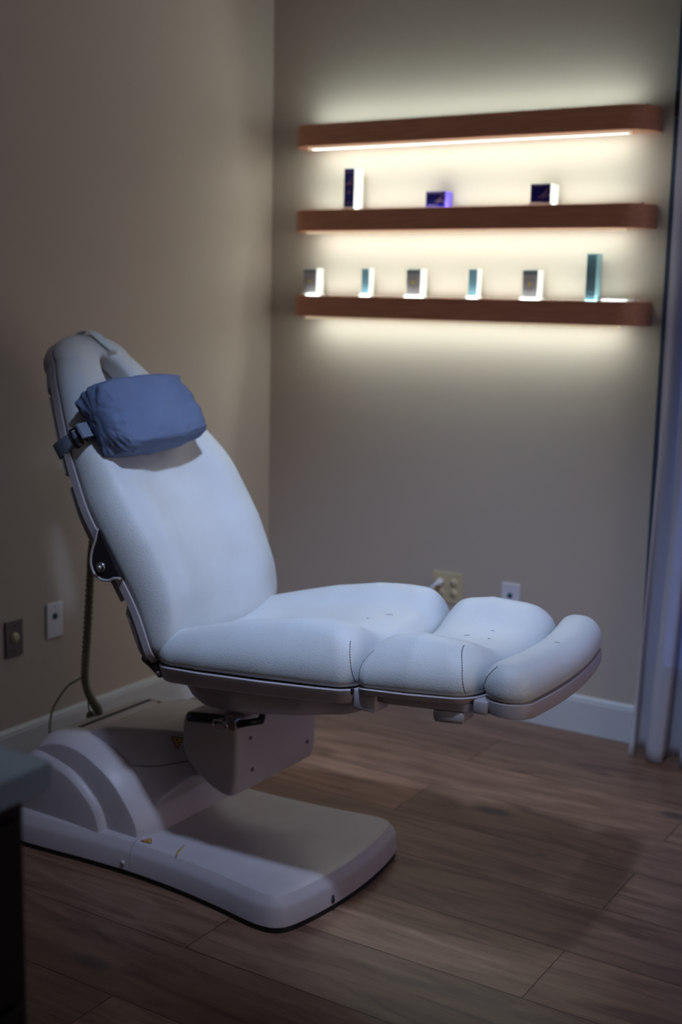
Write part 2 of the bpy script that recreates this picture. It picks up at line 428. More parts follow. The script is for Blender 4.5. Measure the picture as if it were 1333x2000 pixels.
# ------------------------------------------------------------------ floating shelves
SX0, SX1, SD, SH = -2.71, -1.348, .12, .076
def shelf_outline(inset=0, rc=.10, n=12, x0=SX0, x1=SX1, d=SD):
    x0 += inset; x1 -= inset; yf = YB-d+inset; rc -= inset
    pts = [(x0, YB)]
    for i in range(n+1):
        t = i/n*pi/2; pts.append((x0+rc-rc*cos(t), yf+rc-rc*sin(t)))
    for i in range(n+1):
        t = i/n*pi/2; pts.append((x1-rc+rc*sin(t), yf+rc-rc*cos(t)))
    pts.append((x1, YB)); return pts
shelf_tops = [(2.095, 'topmost'), (1.795, 'middle'), (1.488, 'lowest')]
slabels = ['topmost of the three curved wooden wall shelves, empty and glowing above and below',
           'middle curved wooden wall shelf holding the three navy boxes',
           'lowest curved wooden wall shelf holding six small white and teal boxes']
for (zt, nm), lb in zip(shelf_tops, slabels):
    sh = thing('floating_shelf', lb, 'shelf', ((SX0+SX1)/2, YB, zt-SH), 'lit wall shelves')
    bm = bmesh.new()
    rings = [[Vector((x, y, zt-SH)) for x, y in shelf_outline(.0015)], [Vector((x, y, zt-SH+.0015)) for x, y in shelf_outline()],
             [Vector((x, y, zt-.0015)) for x, y in shelf_outline()], [Vector((x, y, zt)) for x, y in shelf_outline(.0015)]]
    bridge(bm, rings, True, True, True); bmesh.ops.recalc_face_normals(bm, faces=bm.faces)
    finish('board', bm, m_shelf, sh, angle=25)
    lip = boxo('light_lip', (SX0+.075, YB-.0955, zt-SH-.0092), (SX1-.075, YB-.0905, zt-SH-.0002), m_lip, sh, .001)
    boxo('light_strip', (SX0+.080, YB-.0903, zt-SH-.0066), (SX1-.080, YB-.0680, zt-SH-.0004), m_led, sh)
    boxo('end_cap', (SX1-.0799, YB-.0904, zt-SH-.0092), (SX1-.0750, YB-.0675, zt-SH-.0002), m_lip, sh)
    boxo('top_light_strip', (SX0+.06, YB-.078, zt-.003), (SX1-.07, YB-.048, zt+.00012), m_led_up, sh)

    m_acr = bpy.data.materials.get('clear_acrylic') or mat('clear_acrylic', (.85, .88, .9), .15, alpha=.35)
    hgt = .013 if zt < 1.6 else .007
    ac = boxo('acrylic_strip', (-1.502, YB-.046, zt+.0001), (-1.385, YB-.043, zt+hgt*.6), m_acr, sh)
    boxo('acrylic_end', (-1.3849, YB-.060, zt+.0001), (-1.3819, YB-.030, zt+hgt), m_acr, sh)

# ------------------------------------------------------------------ boxes on the shelves
def stroke(bm, pts, y, wd=.0006):
    """a thin printed line lying on the front face"""
    P = catmull([(x, 0, z) for x, z in pts], 6)
    tube(bm, [(p.x, y, p.z) for p in P], wd, 6)
def product_box(name, label, x0, x1, zs, h, dep, front, side, base, group, kind):
    y0 = YB-.012-dep-.003
    y0 = max(y0, YB-.098)
    z0 = zs+.0004; bh = .009 if base else 0
    t = thing(name, label, 'box', ((x0+x1)/2, y0+dep/2, z0), group)
    if base: boxo('base', (x0-.004, y0-.004, z0), (x1+.004, y0+dep+.002, z0+bh), m_card, t, .001)
    bm = bmesh.new(); box(bm, (x0, y0, z0+bh), (x1, y0+dep, z0+h), .0008, 1); finish('carton', bm, side, t, smooth=False)
    yf = y0-.0006
    if kind == 'navy':
        boxo('front_panel', (x0+.0008, yf, z0+bh+.001), (x1-.0008, y0, z0+h-.001), m_navy, t)
        bm = bmesh.new(); w_ = x1-x0; cx = (x0+x1)/2
        zc = z0+h*(.62 if h > .1 else .42); s = min(w_, h)
        ox = cx+(0 if h > .1 else w_*.22)
        stroke(bm, [(ox-.35*s, zc-.05*s), (ox-.1*s, zc+.05*s), (ox+.1*s, zc+.28*s), (ox+.3*s, zc+.45*s)], yf-.0004)
        stroke(bm, [(ox-.15*s, zc+.12*s), (ox+.05*s, zc-.05*s), (ox+.2*s, zc+.08*s), (ox+.3*s, zc-.15*s)], yf-.0004)
        stroke(bm, [(ox-.2*s, zc-.12*s), (ox, zc+.02*s), (ox+.1*s, zc+.2*s)], yf-.0004)
        if h > .1:
            stroke(bm, [(ox-.25*s, zc-.62*s), (ox, zc-.55*s), (ox+.1*s, zc-.72*s), (ox-.2*s, zc-.75*s)], yf-.0004)
        finish('signature_mark', bm, m_pink, t); bm = bmesh.new()
        zb = z0+h*.16
        for k in range(6):
            xa = x0+w_*(.14+.09*k)+(0 if h < .1 else w_*.1)
            tube(bm, [(xa, yf-.0003, zb), (xa+w_*.05, yf-.0003, zb)], .0010, 6)
        finish('printed_text', bm, m_pink, t); bm = bmesh.new()
        for k in range(7):
            xa = x0+w_*(.14+.10*k); tube(bm, [(xa, yf-.0003, z0+h*.9), (xa+w_*.06, yf-.0003, z0+h*.9)], .0007, 6)
        finish('printed_text', bm, m_pink, t)
    elif kind == 'white':
        boxo('front_panel', (x0+.002, yf, z0+bh+.004), (x1-.001, y0, z0+h-.004), m_greyprint, t)
        boxo('top_band', (x0+.002, yf-.0003, z0+h-.018), (x1-.001, yf, z0+h-.004), m_greydark, t)
        bm = bmesh.new(); cx = (x0+x1)/2
        bmesh.ops.create_circle(bm, cap_ends=True, segments=20, radius=.007, matrix=Matrix.Translation((cx, yf-.0004, z0+h*.52)) @ Matrix.Rotation(pi/2, 4, 'X'))
        finish('emblem', bm, m_gold, t)
        for zz, ww in ((.66, .7), (.36, .55)):
            bm = bmesh.new()
            for k in range(7):
                xa = cx+(x1-x0)*(-.5+k/7)*ww; tube(bm, [(xa, yf-.0004, z0+h*zz), (xa+(x1-x0)*ww*.09, yf-.0004, z0+h*zz)], .0010, 6)
            finish('printed_text', bm, m_greydark, t)
    else:
        boxo('front_panel', (x0+.0008, yf, z0+bh+.002), (x1-.0008, y0, z0+h-.001), m_teal, t)
        bm = bmesh.new(); cx = (x0+x1)/2
        for k in range(5):
            xa = x0+(x1-x0)*(.2+.13*k); tube(bm, [(xa, yf-.0004, z0+h*.2), (xa+(x1-x0)*.07, yf-.0004, z0+h*.2)], .0008, 6)
        finish('printed_text', bm, m_tealpale, t)
    return t
z2, z3 = 1.795, 1.488
g2, g3 = 'navy boxes on the middle shelf', 'small boxes on the lowest shelf'
product_box('product_box', 'tall narrow navy box with a white side, leftmost on the middle shelf', -2.487, -2.443, z2, .146, .062, m_navy, m_card, 1, g2, 'navy')
product_box('product_box', 'low wide navy box with a violet side, middle of the middle shelf', -2.153, -2.077, z2, .056, .056, m_navy, m_violet, 0, g2, 'navy')
product_box('product_box', 'squarish navy box with a white side at the right of the middle shelf', -1.753, -1.682, z2, .070, .070, m_navy, m_card, 1, g2, 'navy')
product_box('product_box', 'white box with grey front, first from the left on the lowest shelf', -2.668, -2.607, z3, .100, .048, None, m_card, 1, g3, 'white')
product_box('product_box', 'slim teal fronted box second from the left on the lowest shelf', -2.421, -2.388, z3, .101, .034, None, m_card, 1, g3, 'teal')
product_box('product_box', 'white box with grey front between the two slim teal fronted boxes', -2.226, -2.168, z3, .100, .048, None, m_card, 1, g3, 'white')
product_box('product_box', 'slim teal fronted box fourth from the left on the lowest shelf', -1.987, -1.953, z3, .101, .034, None, m_card, 1, g3, 'teal')
product_box('product_box', 'rightmost white box with grey front, beside the tall teal box', -1.779, -1.722, z3, .100, .048, None, m_card, 1, g3, 'white')
product_box('product_box', 'tall all teal box at the right end of the lowest shelf', -1.551, -1.517, z3, .152, .052, None, m_tealpale, 0, g3, 'teal')

# ------------------------------------------------------------------ wall plates
def plate(name, label, cat, axis, u0, z0, wd, m, kind, group=None):
    """axis 'x': on the left wall (u = y); 'y': on the back wall (u = x)"""
    if axis == 'x': P = lambda u, z, d: Vector((XL+d, u, z)); base = (XL, u0+wd/2, z0)
    else: P = lambda u, z, d: Vector((u, YB-d, z)); base = (u0+wd/2, YB, z0)
    t = thing(name, label, cat, base, group)
    def b3(nm, ua, ub, za, zb, da, db, mm, bev=.0008):
        p, q = P(ua, za, da), P(ub, zb, db)
        return boxo(nm, [min(a, c) for a, c in zip(p, q)], [max(a, c) for a, c in zip(p, q)], mm, t, bev)
    h = .114
    b3('plate', u0, u0+wd, z0, z0+h, 0, .006, m, .002)
    def disc(nm, u, z, r, mm, d0=.006, d1=.009):
        bm = bmesh.new(); tube(bm, [P(u, z, d0), P(u, z, d1)], r, 24); return finish(nm, bm, mm, t, angle=30)
    uc = u0+wd/2
    if kind == 'twist':
        disc('socket', uc, z0+h*.52, .0175, m_ivory)
        for k in range(3):
            an = k*2*pi/3+.4; disc('slot', uc+.009*cos(an), z0+h*.52+.009*sin(an), .0022, m_black, .009, .0095)
        disc('screw', uc, z0+h*.85, .003, m_dark, .006, .007); disc('screw', uc, z0+h*.17, .003, m_dark, .006, .007)
    elif kind == 'data':
        disc('socket', uc, z0+h*.62, .0095, m_blue_dot)
        disc('screw', uc, z0+h*.9, .0025, m_metal, .006, .007); disc('screw', uc, z0+h*.1, .0025, m_metal, .006, .007)
    else:
        for k in (0, 1):
            cu = u0+wd*(.27+.46*k)
            for zz in (.67, .33):
                disc('socket', cu, z0+h*zz, .0165, m_ivory, .006, .0072)
                for du in (-.006, .006): b3('slot', cu+du-.001, cu+du+.001, z0+h*zz-.001, z0+h*zz+.007, .0072, .0076, m_black, 0)
        return t, P
    return t, P
plate('power_outlet', 'dark steel plate with a single round socket low on the left wall', 'power outlet', 'x', 2.640, .361+.0, .072, m_steel, 'twist')
plate('data_outlet', 'white plate with a small teal socket on the left wall beside the steel plate', 'data outlet', 'x', 2.815, .384, .070, m_white, 'data')
plate('power_outlet', 'ivory double power outlet behind the chair holding a white plug', 'power outlet', 'y', -2.107, .385, .117, m_ivory, 'duplex')
plate('data_outlet', 'white plate with a teal socket on the back wall right of the ivory outlet', 'data outlet', 'y', -1.832, .379, .070, m_white, 'data')
pg = thing('power_plug', 'white plug and cord pushed into the ivory outlet behind the seat', 'plug', (-2.075, YB-.0072, .461))
bm = bmesh.new(); tube(bm, [(-2.075, YB-.0078, .461), (-2.075, YB-.022, .461), (-2.076, YB-.034, .459)], lambda t: .0145-.004*t, 16); finish('plug_body', bm, m_white, pg)
bm = bmesh.new(); tube(bm, catmull([(-2.076, YB-.032, .459), (-2.084, YB-.045, .452), (-2.105, YB-.05, .425), (-2.13, YB-.045, .34), (-2.14, YB-.04, .2), (-2.14, YB-.04, .03), (-2.1, YB-.05, .008), (-1.98, YB-.06, .0065)], 8), .0055, 10); finish('cord', bm, m_white, pg)

# ------------------------------------------------------------------ foreground cabinet
cb = thing('cabinet', 'dark wooden cabinet with a pale worktop, out of focus at the lower left', 'cabinet', (-1.45, .8, 0))
boxo('worktop', (-1.80, .45, .862), (-1.098, 1.088, .9), m_top, cb, .003)
boxo('body', (-1.78, .47, .0005), (-1.125, 1.062, .8615), m_cab, cb, .002)
for i in range(3):
    dz = boxo('drawer', (-1.1248, .49, .10+i*.25), (-1.108, 1.045, .335+i*.25), m_cab, cb, .002)
    bm = bmesh.new(); tube(bm, [(-1.1078, .70, .22+i*.25), (-1.095, .70, .22+i*.25), (-1.095, .84, .22+i*.25), (-1.1078, .84, .22+i*.25)], .004, 8); finish('handle', bm, m_dark, dz)

# ------------------------------------------------------------------ treatment chair
ch = thing('treatment_chair', 'white leather reclining treatment chair on a heavy moulded white base', 'treatment chair', (-1.95, YC, 0))

# --- seat cushion
def T_seat(a, b):
    e = min(1, abs(b)/.29); bol = exp(-((e-.74)/.27)**2)
    f = interp([(-.04, .52), (.04, .66), (.14, .82), (.24, .97), (.36, 1.06), (.48, 1.03), (.60, .92)], a)
    return (.074+.050*bol)*f + .014*exp(-((a-.44)/.10)**2)*(1-e*e)
seat_out = rrect(-.036, .546, lambda a: interp([(0, .258), (.12, .276), (.3, .288), (.45, .290), (.56, .286)], a), .075, 30, .0, .022, .045)
bm = cushion(seat, seat_out, medial(seat_out, 0), T_seat, .062)
sc = finish('seat_cushion', bm, m_leather, ch)
# --- leg cushion
def T_leg(a, b):
    e = min(1, abs(b)/.29); bol = exp(-((e-.70)/.30)**2)
    f = interp([(.55, .80), (.62, .98), (.68, 1.04), (.76, .96), (.86, .80)], a)
    return (.062+.046*bol)*f
leg_out = rrect(.548, .832, lambda a: interp([(.55, .287), (.68, .292), (.84, .280)], a), .03, 30, -.022, .020, .060)
bm = cushion(seat, leg_out, medial(leg_out, 0), T_leg, .062)
lc = finish('leg_cushion', bm, m_leather, ch)
# --- foot cushion: a crescent bolster across the end
def crescent(hw, L_=.232, a_end=.884, bow=.030, n=46, e=10):
    cen = lambda b: a_end+bow*(1-(b/.29)**2)
    out, tg = [], []
    for i in range(n+1):
        b = -L_+2*L_*i/n; out.append((cen(b)+hw, b)); tg.append((cen(b), b))
    for i in range(1, e):
        t = i/e*pi; out.append((cen(L_)+hw*cos(t), L_+hw*.9*sin(t))); tg.append((cen(L_), L_))
    for i in range(n+1):
        b = L_-2*L_*i/n; out.append((cen(b)-hw, b)); tg.append((cen(b), b))
    for i in range(1, e):
        t = i/e*pi; out.append((cen(L_)-hw*cos(t), -L_-hw*.9*sin(t))); tg.append((cen(L_), -L_))
    return out, tg
def T_foot(a, b):
    e = abs(b)/.30
    return .074+.004*exp(-((e-.7)/.3)**2)
fo, ft = crescent(.055)
bm = cushion(seat, fo, ft, T_foot, .046, nin=4)
fc = finish('foot_cushion', bm, m_leather, ch)

# --- trays under the cushions
def shell(frame, outline, levels, m, name, parent, cen, cap=True):
    """rings of an outline pulled towards a centre (u, v) at falling heights"""
    bm = bmesh.new(); rings = []
    for fu, fv, h, tilt in levels:
        rings.append([frame(cen[0]+(u-cen[0])*fu, cen[1]+(v-cen[1])*fv, h+tilt*(u-cen[0])) for u, v in outline])
    bridge(bm, rings, True, True, cap); bmesh.ops.recalc_face_normals(bm, faces=bm.faces)
    return finish(name, bm, m, parent, angle=38)
so = seat_out
shell(seat, so, [(.975, .975, -.0008, 0), (.96, .96, -.0028, 0), (.96, .96, -.0034, 0)], m_black, 'seat_gap_strip', ch, (.28, 0), True)  # black strip painting the dark gap between cushion and pan
pan = shell(seat, so, [(.99, .99, -.0040, 0), (1.0, 1.0, -.0058, 0), (.988, .975, -.036, .012), (.978, .960, -.041, .012), (.945, .92, -.0440, .012)],
            m_plastic, 'seat_pan', ch, (.28, 0))
bell = [(u, v) for u, v in rrect(.0, .56, lambda a: interp([(0, .21), (.2, .262), (.4, .258), (.56, .21)], a), .11, 30, 0, 0, .06)]
shell(seat, bell, [(1.0, 1.0, -.0425, 0), (.97, .985, -.060, .005), (.92, .955, -.080, .02), (.82, .90, -.100, .035), (.64, .78, -.114, .05), (.35, .5, -.119, .05)],
      m_plastic, 'belly_cover', ch, (.22, 0))
shell(seat, leg_out, [(.98, .985, -.001, 0), (1.0, 1.0, -.003, 0), (.985, .988, -.014, 0), (.975, .98, -.016, 0)], m_plastic, 'leg_tray', ch, (.696, 0))
lo2 = rrect(.585, .825, .272, .03, 24)
shell(seat, lo2, [(1.0, 1.0, -.0162, 0), (.985, .985, -.034, 0), (.96, .97, -.037, 0)], m_plastic, 'leg_tray_rib', ch, (.70, 0))
for sb_ in (-1, 1):
    bm = bmesh.new(); rings = []
    for f, h in ((1, -.0372), (.98, -.058), (.86, -.064)):
        rings.append([seat(.765+.032*f*sx, sb_*.235+.035*f*sy, h) for sx, sy in ((-1.1, -1), (1.1, -1), (1.1, 1), (-1.1, 1))])
    bridge(bm, rings, True, True, True); bmesh.ops.recalc_face_normals(bm, faces=bm.faces)
    bmesh.ops.bevel(bm, geom=list(bm.edges), offset=.004, segments=2, affect='EDGES', profile=.5)
    finish('tray_foot', bm, m_plastic, ch, angle=30)
    boxes = bmesh.new()
    for u0, u1 in ((.60, .625), (.79, .80)):
        pass
    boxes.free()
fo2, _ = crescent(.053, .230)
shell(seat, fo2, [(1.0, .99, -.001, 0), (1.03, 1.004, -.003, 0), (1.03, 1.004, -.018, 0), (1.0, .995, -.032, 0), (.985, .97, -.035, 0)], m_plastic, 'foot_tray', ch, (.905, 0))
# hinge blocks joining pan and trays
for sb_ in (-1, 1):
    p = bmesh.new()
    q0, q1 = seat(.535, sb_*.24-.03, -.05), seat(.60, sb_*.24+.03, -.012)
    box(p, (q0.x, q0.y, min(q0.z, q1.z)), (q1.x, q1.y, max(q0.z, q1.z)), .006, 2); finish('tray_hinge', p, m_plastic, ch, angle=30)
    p = bmesh.new(); q0, q1 = seat(.543, sb_*.288-.006, -.010), seat(.551, sb_*.288+.002, .006)
    box(p, q0, q1, .002, 1); finish('hinge_clip', p, m_dark, ch, angle=30)
    p = bmesh.new(); q0, q1 = seat(.822, sb_*.24-.03, -.034), seat(.862, sb_*.24+.03, -.006)
    box(p, q0, q1, .005, 2); finish('tray_hinge', p, m_plastic, ch, angle=30)

# --- backrest cushion with face opening
WB = [(0, .258), (.06, .259), (.12, .260), (.20, .268), (.30, .277), (.39, .281), (.48, .267), (.56, .244), (.64, .213), (.71, .182), (.76, .158), (.80, .132)]
def bo_outline(inset=0, top=.872, n=60, s0=-.025, capn=26, rc=.05):
    ctl = [(s, interp(WB, s)-inset) for s, _ in WB if s >= .06] 
    side = catmull([(s, w_, 0) for s, w_ in ctl], 10)
    side = [(p.x, p.y) for p in side]
    sT, wT = side[-1]
    # elliptical crown
    crown = [(sT+(top-inset-sT)*sin(t), wT*cos(t)**.85 if cos(t) > 0 else 0) for t in [i/capn*pi/2 for i in range(1, capn)]]
    right = side+crown; apex = [(top-inset, 0)]
    w0 = interp(WB, .03)-inset
    corner = [(s0+inset+rc-rc*cos(t), w0-rc+rc*sin(t)) for t in [i/8*pi/2 for i in range(9)]]
    bottom = [(s0+inset, w0-rc-(2*(w0-rc))*i/30) for i in range(1, 30)]
    half = corner+right
    out = half+apex+[(s, -w_) for s, w_ in reversed(half)]+[(s, -b_) for s, b_ in bottom]
    return out
def T_back(s, b):
    w_ = max(.12, interp(WB, s)); e = min(1, abs(b)/w_)
    base = interp([(0, .070), (.1, .090), (.25, .100), (.45, .088), (.62, .068), (.8, .060), (.9, .052)], s)
    wing = .024*exp(-((e-.70)/.28)**2)*interp([(0, .3), (.12, 1), (.42, 1), (.6, .2), (.9, 0)], s)
    return base+wing-.006
bo = bo_outline()
HC, HA, HB = (.690, .014), .098, .054
tg = []
for s, b_ in bo:
    an = math.atan2((b_-HC[1])/HB, (s-HC[0])/HA)
    tg.append((HC[0]+HA*cos(an), HC[1]+HB*sin(an)))
bm = cushion(back, bo, tg, T_back, .058, inner_r=.020, nin=34)
bc = finish('backrest_cushion', bm, m_leather, ch)
# shell behind the backrest
def back_ring(inset_f, h):
    bo_ = bo
    out = []
    for s, b_ in bo_:
        i = inset_f(s) if callable(inset_f) else inset_f
        w_ = max(.02, abs(b_)); cs = .42
        d = sqrt((s-cs)**2*.4+b_*b_)+1e-6
        out.append(back(s-(s-cs)/d*i*.7, b_-b_/d*i, h))
    return out
bm = bmesh.new()
def hole_ring(h, k=1.0): return [back(HC[0]+(s-HC[0])*k, HC[1]+(b_-HC[1])*k, h) for s, b_ in tg]
_r = [hole_ring(-.001, 1.04), back_ring(.012, -.001), back_ring(.000, -.003), back_ring(.000, -.022), back_ring(.005, -.025), back_ring(.03, -.026), hole_ring(-.026, 1.04)]
bridge(bm, _r+[_r[0]], True); bmesh.ops.remove_doubles(bm, verts=bm.verts, dist=.00005)
bmesh.ops.recalc_face_normals(bm, faces=bm.faces)
# cut the face opening through the lip plate
shellp = finish('backrest_plate', bm, m_plastic, ch, angle=38)
def notch(s):
    k = 0
    for c0, wd in ((.485, .016), (.130, .014), (.735, .010)): k = max(k, 1 if abs(s-c0) < wd else 0)
    return .007+.026*k if s > .03 else .010
bm = bmesh.new()
_r = [hole_ring(-.0262, 1.08), back_ring(lambda s: notch(s), -.0262), back_ring(lambda s: notch(s), -.040), back_ring(lambda s: notch(s)+.008, -.048), back_ring(.055, -.054), hole_ring(-.054, 1.08)]
bridge(bm, _r+[_r[0]], True); bmesh.ops.remove_doubles(bm, verts=bm.verts, dist=.00005)
bmesh.ops.recalc_face_normals(bm, faces=bm.faces)
finish('backrest_shell', bm, m_plastic, ch, angle=38)
# side pivots: dark lobes with a bolt
for sg in (-1, 1):
    bm = bmesh.new(); rings = []
    cs_, ch_ = .262, -.022
    pts = []
    for i in range(28):
        t = i/28*2*pi; r = .038
        pts.append((cs_+r*cos(t)*1.0, ch_-.006+r*sin(t)*.9))
    # lobe drawn out towards the cushion
    pts = [(cs_+.062*(1-j/10)+.0*j, .012) for j in range(0)] + pts
    lob = [(cs_+.075, .004), (cs_+.052, -.018), (cs_+.034, -.040), (cs_+.010, -.058), (cs_-.016, -.062), (cs_-.038, -.050), (cs_-.050, -.030), (cs_-.052, -.012), (cs_-.060, .006)]
    lob = [(p.x, p.y) for p in catmull([(a, h, 0) for a, h in lob], 5)]
    b0, b1 = sg*.235, sg*.281
    bridge(bm, [[back(a, b0, h) for a, h in lob], [back(a, b1, h) for a, h in lob]], True, True, True)
    bmesh.ops.recalc_face_normals(bm, faces=bm.faces)
    pv = finish('pivot_housing', bm, m_dark, ch, angle=30)
    bm = bmesh.new()
    for k in range(len(lob)-1):
        pass
    tube(bm, [back(a, b1, h) for a, h in lob], .0035, 8); finish('rim', bm, m_plastic, pv)
    bm = bmesh.new(); tube(bm, [back(cs_-.012, b1, -.034), back(cs_-.012, b1+sg*.004, -.034)], .013, 20); finish('washer', bm, m_metal, pv, angle=30)
    bm = bmesh.new(); tube(bm, [back(cs_-.012, b1+sg*.004, -.034), back(cs_-.012, b1+sg*.012, -.034)], .006, 6); finish('bolt', bm, m_metal, pv, angle=30)
# knuckle joint between seat and backrest
for sg in (-1, 1):
    bm = bmesh.new()
    y_ = YC+sg*.235
    prof = [(-2.000, .600), (-1.975, .596), (-1.945, .580), (-1.935, .560), (-1.948, .552), (-1.962, .562), (-1.980, .574), (-2.002, .586)]
    prof = [(p.x, p.y) for p in catmull([(a, b_, 0) for a, b_ in prof], 4, True)]
    bm = extrude_profile(prof, y_-.022, y_+.022, .003, 2)
    finish('back_hinge', bm, m_dark, ch, angle=35)
    bm = bmesh.new(); tube(bm, [(-1.948, y_-.026, .564), (-1.948, y_+.026, .564)], .006, 16); finish('hinge_pin', bm, m_metal, ch, angle=30)

# --- stitching laid on the leather
from mathutils.bvhtree import BVHTree
def bvh_of(o, off):
    return BVHTree.FromPolygons([tuple(v.co+off) for v in o.data.vertices], [tuple(p.vertices) for p in o.data.polygons])
OFFC = Vector(ch.location)
def stitch(o, pts3, direction, parent, gap_=.006, r=.0009, name='stitching', mm=None, dash=True):
    """short thread dashes along a line thrown on to the surface along a direction"""
    t = bvh_of(o, OFFC); P = catmull(pts3, 10); hits = []
    D = Vector(direction).normalized()
    for p in P:
        h = t.ray_cast(p-D*.3, D)
        if h[0] and (not hits or (h[0]-hits[-1]).length < .03): hits.append(h[0]+h[1]*.0004*(1 if h[1].dot(D) < 0 else -1))
    if len(hits) < 3: return
    bm = bmesh.new(); 
    # resample
    L_ = [0]
    for a, b_ in zip(hits, hits[1:]): L_.append(L_[-1]+(b_-a).length)
    def at_(d):
        for i in range(len(L_)-1):
            if d <= L_[i+1]: return hits[i].lerp(hits[i+1], (d-L_[i])/max(1e-9, L_[i+1]-L_[i]))
        return hits[-1]
    if dash:
        d = 0
        while d < L_[-1]: tube(bm, [at_(d), at_(d+gap_*.35), at_(d+gap_*.7)], r, 6); d += gap_
    else: tube(bm, hits, r, 6)
    return finish(name, bm, mm or m_thread, parent)
for sg, D in ((-1, (0, 1, 0)), (1, (0, -1, 0))):
    yb = YC+sg*.30
    stitch(sc, [seat(.520, sg*.33, .100), seat(.530, sg*.33, .06), seat(.538, sg*.33, .012)], D, sc)
    stitch(lc, [seat(.778, sg*.33, .098), seat(.795, sg*.33, .06), seat(.805, sg*.33, .008)], D, lc)
    stitch(lc, [seat(.556, sg*.33, .012), seat(.560, sg*.33, .05), seat(.580, sg*.33, .080)], D, lc, .004, .0006)
    stitch(fc, [seat(.868, sg*.36, .07), seat(.850, sg*.36, .050), seat(.838, sg*.36, .03)], D, fc, .005, .0009)

# --- scuffs on the leather
rs = random.Random(5)
for (a, b_) in [(.16, -.18), (.34, -.12), (.47, .06), (.44, .0), (.70, .0), (.755, .0), (.74, .06), (.925, -.02)]:
    tgt = sc if a < .55 else (lc if a < .84 else fc)
    an = rs.uniform(-.7, .7); l = rs.uniform(.003, .008)
    stitch(tgt, [seat(a-l*cos(an), b_-l*sin(an), .15), seat(a, b_+.001, .15), seat(a+l*cos(an), b_+l*sin(an), .15)], -SN, tgt, r=.0005, name='scuff', dash=False)

# --- head strap over the crown
t = bvh_of(bc, OFFC)
bm = bmesh.new(); L0 = []
path = [(.874, .010, -.01), (.878, .011, .02), (.870, .013, .041), (.856, .016, .051), (.839, .021, .055), (.822, .026, .058), (.806, .031, .063), (.794, .034, .066)]
cp = catmull(path, 5)
top_, bot_ = [], []
for p in cp:
    hw = .018
    top_.append([back(p.x, p.y+hw*sx, p.z+.0045) for sx in (-1, -.5, 0, .5, 1)]); bot_.append([back(p.x, p.y+hw*sx, p.z+.002) for sx in (-1, -.5, 0, .5, 1)])
rings = [a+b_[::-1] for a, b_ in zip(top_, bot_)]
bridge(bm, rings, True, True, True); bmesh.ops.recalc_face_normals(bm, faces=bm.faces)
finish('head_strap', bm, m_white_strap, ch, angle=40)

# --- base plate
def base_outline(inset=0.0):
    half = [(-2.50, .0), (-2.50, .16), (-2.485, .235), (-2.44, .275), (-2.33, .272), (-2.20, .260), (-2.05, .252), (-1.90, .257), (-1.76, .272), (-1.68, .285), (-1.62, .292), (-1.575, .283), (-1.548, .250), (-1.530, .17), (-1.520, .08), (-1.517, 0)]
    P = half+[(x, -y) for x, y in reversed(half[1:-1])]
    C_ = catmull([(x, YC-y, 0) for x, y in P], 8, True)
    out = []; n = len(C_)
    for i in range(n):
        d = (C_[(i+1) % n]-C_[i-1]).normalized(); nrm = Vector((-d.y, d.x, 0))
        out.append(C_[i]+nrm*inset)
    return out
ar = sum(a.x*b_.y-b_.x*a.y for a, b_ in zip(base_outline(), base_outline()[1:]))
SG = 1 if ar > 0 else -1
def base_ring(ins, z, ztilt=0): return [p+Z*(z) for p in base_outline(ins*SG)]
LV = [(.004, .0125), (.0, .016), (.002, .058), (.007, .069), (.022, .086), (.030, .0895), (.044, .091)]
def base_piece(name, keep_front):
    bm = bmesh.new(); bridge(bm, [base_ring(i, z) for i, z in LV], True, True, True)
    bmesh.ops.recalc_face_normals(bm, faces=bm.faces)
    s = 1 if keep_front else -1
    r_ = bmesh.ops.bisect_plane(bm, geom=bm.verts[:]+bm.edges[:]+bm.faces[:], plane_co=(-2.053+s*.0011, YC, 0), plane_no=(-s, 0, 0), clear_outer=True)
    bmesh.ops.holes_fill(bm, edges=[e for e in r_['geom_cut'] if isinstance(e, bmesh.types.BMEdge)])
    bmesh.ops.recalc_face_normals(bm, faces=bm.faces)
    return finish(name, bm, m_plastic, ch, angle=24)
base_piece('base_plate', True); base_piece('base_rear_cover', False)
bm = bmesh.new(); bridge(bm, [base_ring(.003, .0002), base_ring(.003, .0122)], True, True, True); bmesh.ops.recalc_face_normals(bm, faces=bm.faces)
finish('rubber_skirt', bm, m_black, ch, angle=40)
bm = bmesh.new(); tube(bm, [(-2.073, YC-.2515, .035), (-2.073, YC-.257, .035)], .006, 14); finish('screw', bm, m_plastic, ch, angle=30)

# --- rear housing on the base
hp = [(-2.475, .088), (-2.470, .16), (-2.44, .26), (-2.40, .295), (-2.34, .312), (-2.275, .311), (-2.21, .290), (-2.145, .254), (-2.10, .213), (-2.057, .160), (-2.038, .12), (-2.033, .088)]
hpc = [(p.x, p.y) for p in catmull([(a, b_, 0) for a, b_ in hp], 5)]
bm = extrude_profile(hpc, YC-.222, YC+.222, 0)
def prof_loft(curve, steps, yc=YC):
    """loft of a side profile: steps = (half width, inset)"""
    cxm = sum(p[0] for p in curve)/len(curve); bm = bmesh.new(); rings = []
    n = len(curve)
    def ins(i, d):
        a, b_ = curve[max(0, i-1)], curve[min(n-1, i+1)]
        tx, tz = b_[0]-a[0], b_[1]-a[1]; l = sqrt(tx*tx+tz*tz)+1e-9
        x, z = curve[i][0]+tz/l*d, curve[i][1]-tx/l*d
        return x, max(z, curve[0][1])
    for y_, d in steps: rings.append([Vector((ins(i, d)[0], yc+y_, ins(i, d)[1])) for i in range(n)])
    bridge(bm, rings, True, True, True); bmesh.ops.recalc_face_normals(bm, faces=bm.faces); return bm
bm.free()
